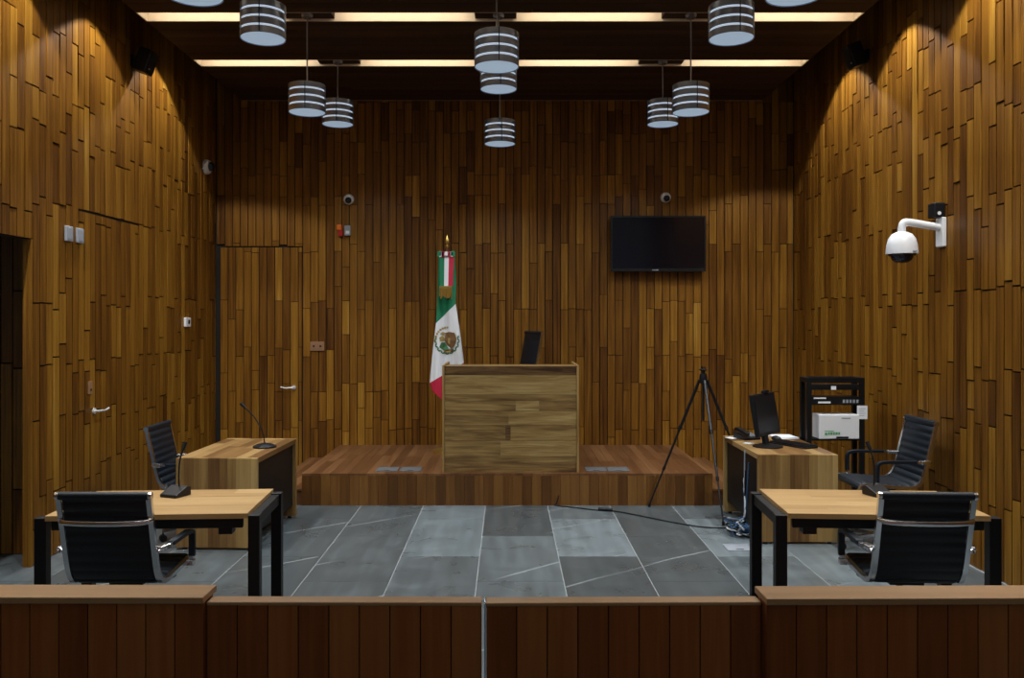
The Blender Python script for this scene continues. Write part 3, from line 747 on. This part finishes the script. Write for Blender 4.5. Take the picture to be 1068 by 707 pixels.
for s,px,py,d in((-1,143,64,7.75),(1,897,58,7.92)):
    x=XL if s<0 else XR; z=P(px,py,d).z; i=-s
    t=thing('wall_speaker','small black speaker high on the %s wall between light scallops'%('left' if s<0 else 'right'),'speaker',(x,d,z),0,'wall speakers')
    m=MB(); m.obox((i*.12,0,0),(.13,.16,.22),Matrix.Rotation(i*.35,3,'Y')); m.build('cabinet',M_blackp,t,bevel=.012)
    m=MB(); m.box(0,i*.02,-.04,.04,-.05,.05); m.tube([(i*.015,0,0),(i*.08,0,0)],.014); m.build('bracket',M_blackp,t)
    m=MB(); m.obox(Vector((i*.12,0,0))+Matrix.Rotation(i*.35,3,'Y')@Vector((i*.067,0,0)),(.006,.14,.20),Matrix.Rotation(i*.35,3,'Y')); m.build('grille',M_black,t)
    m=MB(); c=Vector((i*.12,0,0))+Matrix.Rotation(i*.35,3,'Y')@Vector((i*.071,-.03,-.06)); m.obox(c,(.003,.02,.012),Matrix.Rotation(i*.35,3,'Y')); m.build('badge',M_white,t)

# swivel camera on the right wall
d=6.55; w=P(977,235,d)
t=thing('dome_camera','large white swivel dome camera on a bent arm, right wall','security camera',(XR+.005,d,w.z))
m=MB(); m.box(-.035,0,-.055,.055,-.17,.06); m.build('wall_plate',M_white,t,bevel=.008)
ax=P(940,250,d).x-XR
m=MB(); m.tube(smooth_path([(-.03,0,-.015),(-.12,0,-.002),(ax+.06,0,.022),(ax+.015,0,.018),(ax,0,-.02),(ax,0,-.075)],6),.030,16); m.build('arm',M_white,t,smooth=50)
m=MB(); m.lathe([(.0,.115),(.04,.112),(.075,.095),(.10,.06),(.113,.01),(.118,-.045),(.118,-.06),(.0,-.06)],c=(ax,0,-.165)); m.box(ax+.03,ax+.065,-.117,-.108,-.212,-.204,mat=1); m.build('housing',[M_white,M_grey],t,smooth=40)
m=MB(); m.lathe([(.104,-.061),(.098,-.075),(.085,-.078),(.074,-.105),(.05,-.125),(0,-.132)],c=(ax,0,-.165)); m.build('dome',M_lens,t,smooth=50)
q=P(968,224,d)
t=thing('junction_box','small black box on right wall above the swivel camera','junction box',(XR,d+.02,P(970,223,d).z))
m=MB(); m.box(-.085,0,-.06,.05,-.032,.085); m.build('case',M_blackp,t,bevel=.008); m=MB(); m.cyl((-.05,-.062,.0),(-.05,-.068,.0),.014,12); m.build('cap',M_white,t)

# ---------------------------------------------------------------- microphones
def table_mic(x,y,rz,label):
    t=thing('desk_microphone',label,'microphone',(x,y,.75),rz,'wedge microphones')
    m=MB(); m.prism([(-.065,0),(.065,0),(.065,.018),(-.03,.058),(-.065,.05)],lambda u,w,h:Vector((h,u,w)),-.062,.062); m.build('base',M_blackp,t,bevel=.006)
    m=MB(); m.box(-.03,.03,-.035,.02,.0,.0); 
    m=MB(); path=smooth_path([(0,-.03,.05),(0,-.028,.12),(0,-.035,.20),(0,-.06,.27)],6); m.tube(path,.005,8); m.build('gooseneck',M_blackp,t,smooth=50)
    m=MB(); m.cyl((0,-.06,.265),(0,-.085,.31),.010,12,.013); m.build('capsule',M_blackp,t,smooth=40)
table_mic(-2.0,5.03,math.radians(160),'black wedge microphone on the left front table')
q=P(914,512,5.0); table_mic(q.x+.03,5.05,math.radians(200),'black wedge microphone on the right front table')
t=thing('gooseneck_microphone','thin gooseneck microphone with flat round base on left side desk','microphone',(-2.07,7.12,.72))
m=MB(); m.lathe([(.098,0),(.098,.012),(.06,.030),(.02,.038),(0,.038)]); m.build('base',M_blackp,t,smooth=40)
m=MB(); m.tube(smooth_path([(0,0,.03),(-.01,0,.10),(-.04,0,.18),(-.10,0,.27),(-.17,0,.34)],6),.0055,8); m.build('gooseneck',M_blackp,t,smooth=50)
m=MB(); m.cyl((-.165,0,.335),(-.205,0,.375),.011,12,.015); m.build('capsule',M_blackp,t,smooth=40)

# ---------------------------------------------------------------- computer on the right desk
DZ=.72
phi=math.radians(41)
t=thing('computer_monitor','black flat computer monitor angled on the right side desk','monitor',(2.235,7.20,DZ),0)
u=Vector((math.sin(phi),math.cos(phi),0)); nrm=Vector((math.cos(phi),-math.sin(phi),0)); tilt=.17
up=(Vector((0,0,1))*math.cos(tilt)-nrm*math.sin(tilt)); nn=(nrm*math.cos(tilt)+Vector((0,0,1))*math.sin(tilt))
MM=Matrix((u,nn,up)).transposed()
c=Vector((0,0,.275))
m=MB(); m.obox(c-nn*.012,(.45,.034,.36),MM); m.obox(c-nn*.04,(.24,.03,.2),MM); m.build('case',M_blackp,t,bevel=.006)
m=MB(); m.obox(c+nn*.0065,(.41,.003,.30),MM); m.build('screen',M_bglass,t)
m=MB(); m.obox(c+up*.19+u*.05,(.09,.035,.028),MM); m.build('webcam',M_blackp,t,bevel=.005)
m=MB(); m.obox(c-nn*.045-up*.14,(.07,.03,.25),MM); m.build('neck',M_blackp,t)
m=MB(); m.lathe([(.125,0),(.125,.010),(.06,.022),(0,.022)],c=(.0,-.05,0)); m.build('base',M_blackp,t,smooth=40)
kb=thing('keyboard','black keyboard on the right side desk beside the monitor','keyboard',(2.47,7.22,DZ),math.radians(-62))
m=MB(); m.prism([(-.075,0),(.075,0),(.075,.022),(-.075,.012)],lambda a,b,h:Vector((h,a,b)),-.21,.21); m.build('case',M_blackp,kb,bevel=.004)
m=MB()
for r in range(5):
    for k in range(14): m.box(-.198+k*.0285,-.198+k*.0285+.024,-.066+r*.027,-.066+r*.027+.022,.014+.0018*r,.021+.0018*r)
m.build('keys',M_black,kb)
ms=thing('computer_mouse','black mouse resting behind the keyboard on right desk','mouse',(2.44,7.56,DZ),.3)
m=MB(); m.lathe([(.034,0),(.036,.012),(.028,.028),(.012,.036),(0,.037)]); mo=m.build('body',M_blackp,ms,smooth=50); mo.scale=(1,1.6,1)
m=MB(); m.cyl((-.004,-.03,.030),(.004,-.03,.030),.009,10); m.build('wheel',M_grey,ms)
pp=thing('paper_stack','white papers lying behind the keyboard on the right desk','paper',(2.55,7.70,DZ),.1)
m=MB()
for k in range(5):
    a=random.uniform(-.1,.1); m.obox((random.uniform(-.01,.01),random.uniform(-.01,.01),.002+k*.003),(.20,.20,.0028),Matrix.Rotation(a,3,'Z'))
m.build('sheets',M_paper,pp)
def sheet(x,y,rz,label,w=.07,d=.10):
    o=thing('note_paper',label,'paper',(x,y,DZ),rz); m=MB(); m.box(-w/2,w/2,-d/2,d/2,.0005,.004); m.build('slip',M_paper,o)
sheet(2.06,7.66,.5,'small white slip at the far left corner of right desk')
sheet(2.12,7.33,-.7,'small white slip left of the monitor on right desk',.08,.06)
ph=thing('desk_phone','black desk telephone at the far left end of right side desk','telephone',(2.19,7.62,DZ),.35)
m=MB(); m.prism([(-.09,0),(.09,0),(.09,.055),(-.09,.02)],lambda a,b,h:Vector((h,a,b)),-.085,.085); m.build('body',M_blackp,ph,bevel=.006)
m=MB(); m.sweep(smooth_path([(-.055,-.09,.05),(-.055,-.06,.062),(-.055,.05,.085),(-.055,.085,.080)],5),rect(.03,.04),up=(0,0,1)); m.build('handset',M_blackp,ph,bevel=.006)
m=MB()
for r in range(4):
    for k in range(3): m.box(.0+k*.025,.018+k*.025,-.06+r*.026,-.042+r*.026,.024+r*.005+.002,.034+r*.005)
m.build('keypad',M_grey,ph)

# ---------------------------------------------------------------- equipment rack
RD=7.45; rx0,rx1=P(842,400,RD).x,P(902,400,RD).x; rz1=P(850,394,RD).z
rk=thing('equipment_rack','black open-frame equipment rack standing in the right back corner','rack',((rx0+rx1)/2,RD,0))
h=(rx1-rx0)/2
for sx in(-1,1):
    for y in(0,.16):
        m=MB(); m.box(sx*h,sx*(h-.04),y,y+.04,.03,rz1-.045); m.build('post',M_black,rk,bevel=.002)
m=MB()
for z in(0,rz1-.045):
    m.box(-h,h,0,.04,z,z+.03 if z==0 else rz1); m.box(-h,h,.16,.20,z,z+.03 if z==0 else rz1); m.box(-h,-h+.04,.041,.159,z,z+.03 if z==0 else rz1); m.box(h-.04,h,.041,.159,z,z+.03 if z==0 else rz1)
m.build('frame',M_black,rk)
m=MB(); m.box(-h+.041,h-.041,.0,.16,.728,.745); m.build('shelf',M_black,rk)
cx=(rx0+rx1)/2
def zpx(y): return EYE-(y-CY)*RD/F
t=thing('patch_panel','thin black patch panel at the top of the equipment rack','network device',(cx,RD,zpx(404)))
m=MB(); m.box(-h+.041,h-.041,.0,.10,-.022,.022); m.build('case',M_blackp,t)
m=MB()
for k in range(12): m.box(-.17+k*.030,-.15+k*.030,-.002,-.0002,-.010,.006)
m.build('ports',M_black,t); m=MB(); m.box(-.045,.0,-.004,-.0022,-.02,.012); m.build('tag',M_paper,t)
t=thing('network_switch','black network switch with pale labels in the middle of the rack','network device',(cx,RD,zpx(418)))
m=MB(); m.box(-h+.041,h-.041,.0,.15,-.036,.036); m.build('case',M_blackp,t)
m=MB(); m.box(-.20,-.09,-.003,-.0003,.018,.030); m.box(-.16,-.05,-.003,-.0003,-.022,-.006); m.build('label_strip',M_paper,t)
m=MB()
for k in range(5): m.box(.06+k*.03,.078+k*.03,-.003,-.0003,-.018,.010)
m.build('port_row',M_grey,t)
zb=zpx(456); zt=zpx(432); bx0,bx1=P(853,440,RD).x,P(895,440,RD).x
t=thing('white_device_box','white box with green print on the equipment rack shelf','device',((bx0+bx1)/2,RD-.03,.7455))
hb=(bx1-bx0)/2; HB=zt-.7455
m=MB(); m.box(-hb,hb,0,.17,0.0,HB); m.build('case',M_white,t,bevel=.008)
m=MB(); m.box(-hb*.15,hb*.45,-.002,.001,.006,.024); m.build('slot',M_blackp,t)
m=MB()
for k,(a,b,z) in enumerate(((-.13,-.105,.035),(-.10,-.085,.04),(-.08,-.06,.04),(-.055,-.04,.04),(-.035,-.015,.04),(-.01,.005,.04))): m.box(a,b,-.0025,-.0003,z,z+.022)
m.box(-.13,-.05,-.0025,-.0003,.07,.076)
m.build('green_print',M_gprint,t); m=MB(); m.box(.02,.10,-.0025,-.0003,HB-.035,HB-.026); m.build('grey_print',M_grey,t)
a=P(893.6,423,RD); b=P(904.5,437,RD)
t=thing('paper_notice','white paper sheet fixed to the right post of the rack','paper',((a.x+b.x)/2,RD-.006,(a.z+b.z)/2))
m=MB(); m.box(-.046,.046,0,.0035,-.06,.06); m.build('sheet',M_paper,t); m=MB()
for k in range(4): m.box(-.028,.028-.01*(k%2),-.0015,-.0002,.03-.02*k,.034-.02*k)
m.build('printed_lines',M_grey,t)

# ---------------------------------------------------------------- tripod
tc=Vector((1.843,7.843,0)); apz=1.30
t=thing('tripod','slim black camera tripod standing before the platform corner','tripod',tc)
feet=[Vector((1.37,8.06,0)),Vector((1.90,7.33,0)),Vector((2.40,7.95,0))]
lm=plain('tripod_grey',(.09,.10,.11),.35,.8)
for f in feet:
    e=f-tc; s=e.normalized()*.035; A=Vector((s.x,s.y,apz-.06)); B=Vector((e.x,e.y,.012))
    lg=MB(); lg.cyl(A,A.lerp(B,.38),.0135,12); lg.cyl(A.lerp(B,.36),A.lerp(B,.70),.0105,12); lg.cyl(A.lerp(B,.69),B,.0078,12)
    lo_=lg.build('leg',M_blackp if f is not feet[1] else lm,t,smooth=40)
    k=MB(); k.cyl(A.lerp(B,.36),A.lerp(B,.385),.017,12); k.build('leg_clamp',M_blackp,lo_,smooth=40)
    k=MB(); k.cyl(A.lerp(B,.685),A.lerp(B,.71),.0145,12); k.build('leg_clamp',M_blackp,lo_,smooth=40)
    k=MB(); k.cyl(A.lerp(B,.985),Vector((e.x,e.y,0)),.012,12); k.build('foot',M_blackp,lo_,smooth=40)
m=MB(); m.cyl((0,0,.86),(0,0,apz),.012,12); m.lathe([(.03,apz-.09),(.038,apz-.05),(.03,apz),(0,apz)]); m.build('centre_column',M_blackp,t,smooth=40)
m=MB(); m.box(-.03,.03,-.03,.03,apz+.03,apz+.045); m.cyl((0,0,apz),(0,0,apz+.03),.018,12); m.box(-.012,-.004,-.02,.02,apz+.045,apz+.07); m.box(.012,.02,-.02,.02,apz+.045,apz+.065); m.build('head',M_blackp,t,bevel=.003)
m=MB(); m.cyl((0,0,apz+.01),(.03,-.05,apz-.14),.006,8,.008); m.build('pan_handle',M_blackp,t,smooth=40)

# ---------------------------------------------------------------- cables
def fl(px,py): return Vector(((px-CX)*F*EYE/(py-CY)/F, F*EYE/(py-CY), .007))
o=thing('floor_cable','thin black cable with thick connector trailing across the tiles','cable',(0,0,0))
pts=[(580,528.5),(600,530),(622,532.5),(640,533.5),(665,538),(700,545),(735,550.5),(775,551.5)]
m=MB(); w=[fl(*p) for p in pts]; w[0].y=PF-.03
w=[Vector((w[0].x+.03,PF-.018,.10)),Vector((w[0].x+.01,PF-.02,.03))]+w
m.tube(smooth_path(w,6),.006,8); m.build('wire',M_blackp,o,smooth=50)
m=MB(); A,B=fl(624,532.6),fl(639,533.4); A.z=B.z=.016; m.cyl(A,B,.016,12); m.build('connector',M_blackp,o,smooth=40)
ct=thing('cable_bundle','tangle of blue, white and dark cables spilling under the right side desk','cables',(2.0,7.02,0))
for col,mat,seed in(('blue',M_blue,1),('white',M_white,2),('black',M_blackp,3),('light blue',M_blue,4),('grey',M_grey,5)):
    r=random.Random(seed); pts=[Vector((.012+r.uniform(-.006,.006),r.uniform(-.1,.1),.30+.08*seed)),Vector((.0+r.uniform(-.01,.01),r.uniform(-.05,.05),.2)),Vector((-.02+r.uniform(-.01,.01),r.uniform(-.05,.05),.12))]
    for k in range(12):
        pts.append(Vector((-.07+r.uniform(-.09,.10),r.uniform(-.15,.12),max(.012,.10*(1-k/9)+r.uniform(0,.05)))))
    m=MB(); m.tube(smooth_path(pts,6),.0065,8)
    m.build('cable',mat,ct,smooth=50)['label']=col+' cable'

# ---------------------------------------------------------------- world, camera, colour
w=bpy.data.worlds.new('world'); bpy.context.scene.world=w; w.use_nodes=True
bg=w.node_tree.nodes['Background']; bg.inputs[0].default_value=(.70,.82,1.0,1); bg.inputs[1].default_value=.13
cam=bpy.data.cameras.new('camera'); co=bpy.data.objects.new('camera',cam); C.objects.link(co)
co.location=(0,0,EYE); co.rotation_euler=(PI/2,0,0)
cam.sensor_width=36; cam.lens=F/1068*36
cam.shift_x=(534-CX)/1068; cam.shift_y=-(353.5-CY)/1068
cam.clip_start=.05
S=bpy.context.scene; S.camera=co
S.view_settings.view_transform='Standard'; S.view_settings.look='None'; S.view_settings.gamma=1; S.view_settings.use_curve_mapping=False
S.view_settings.exposure=0
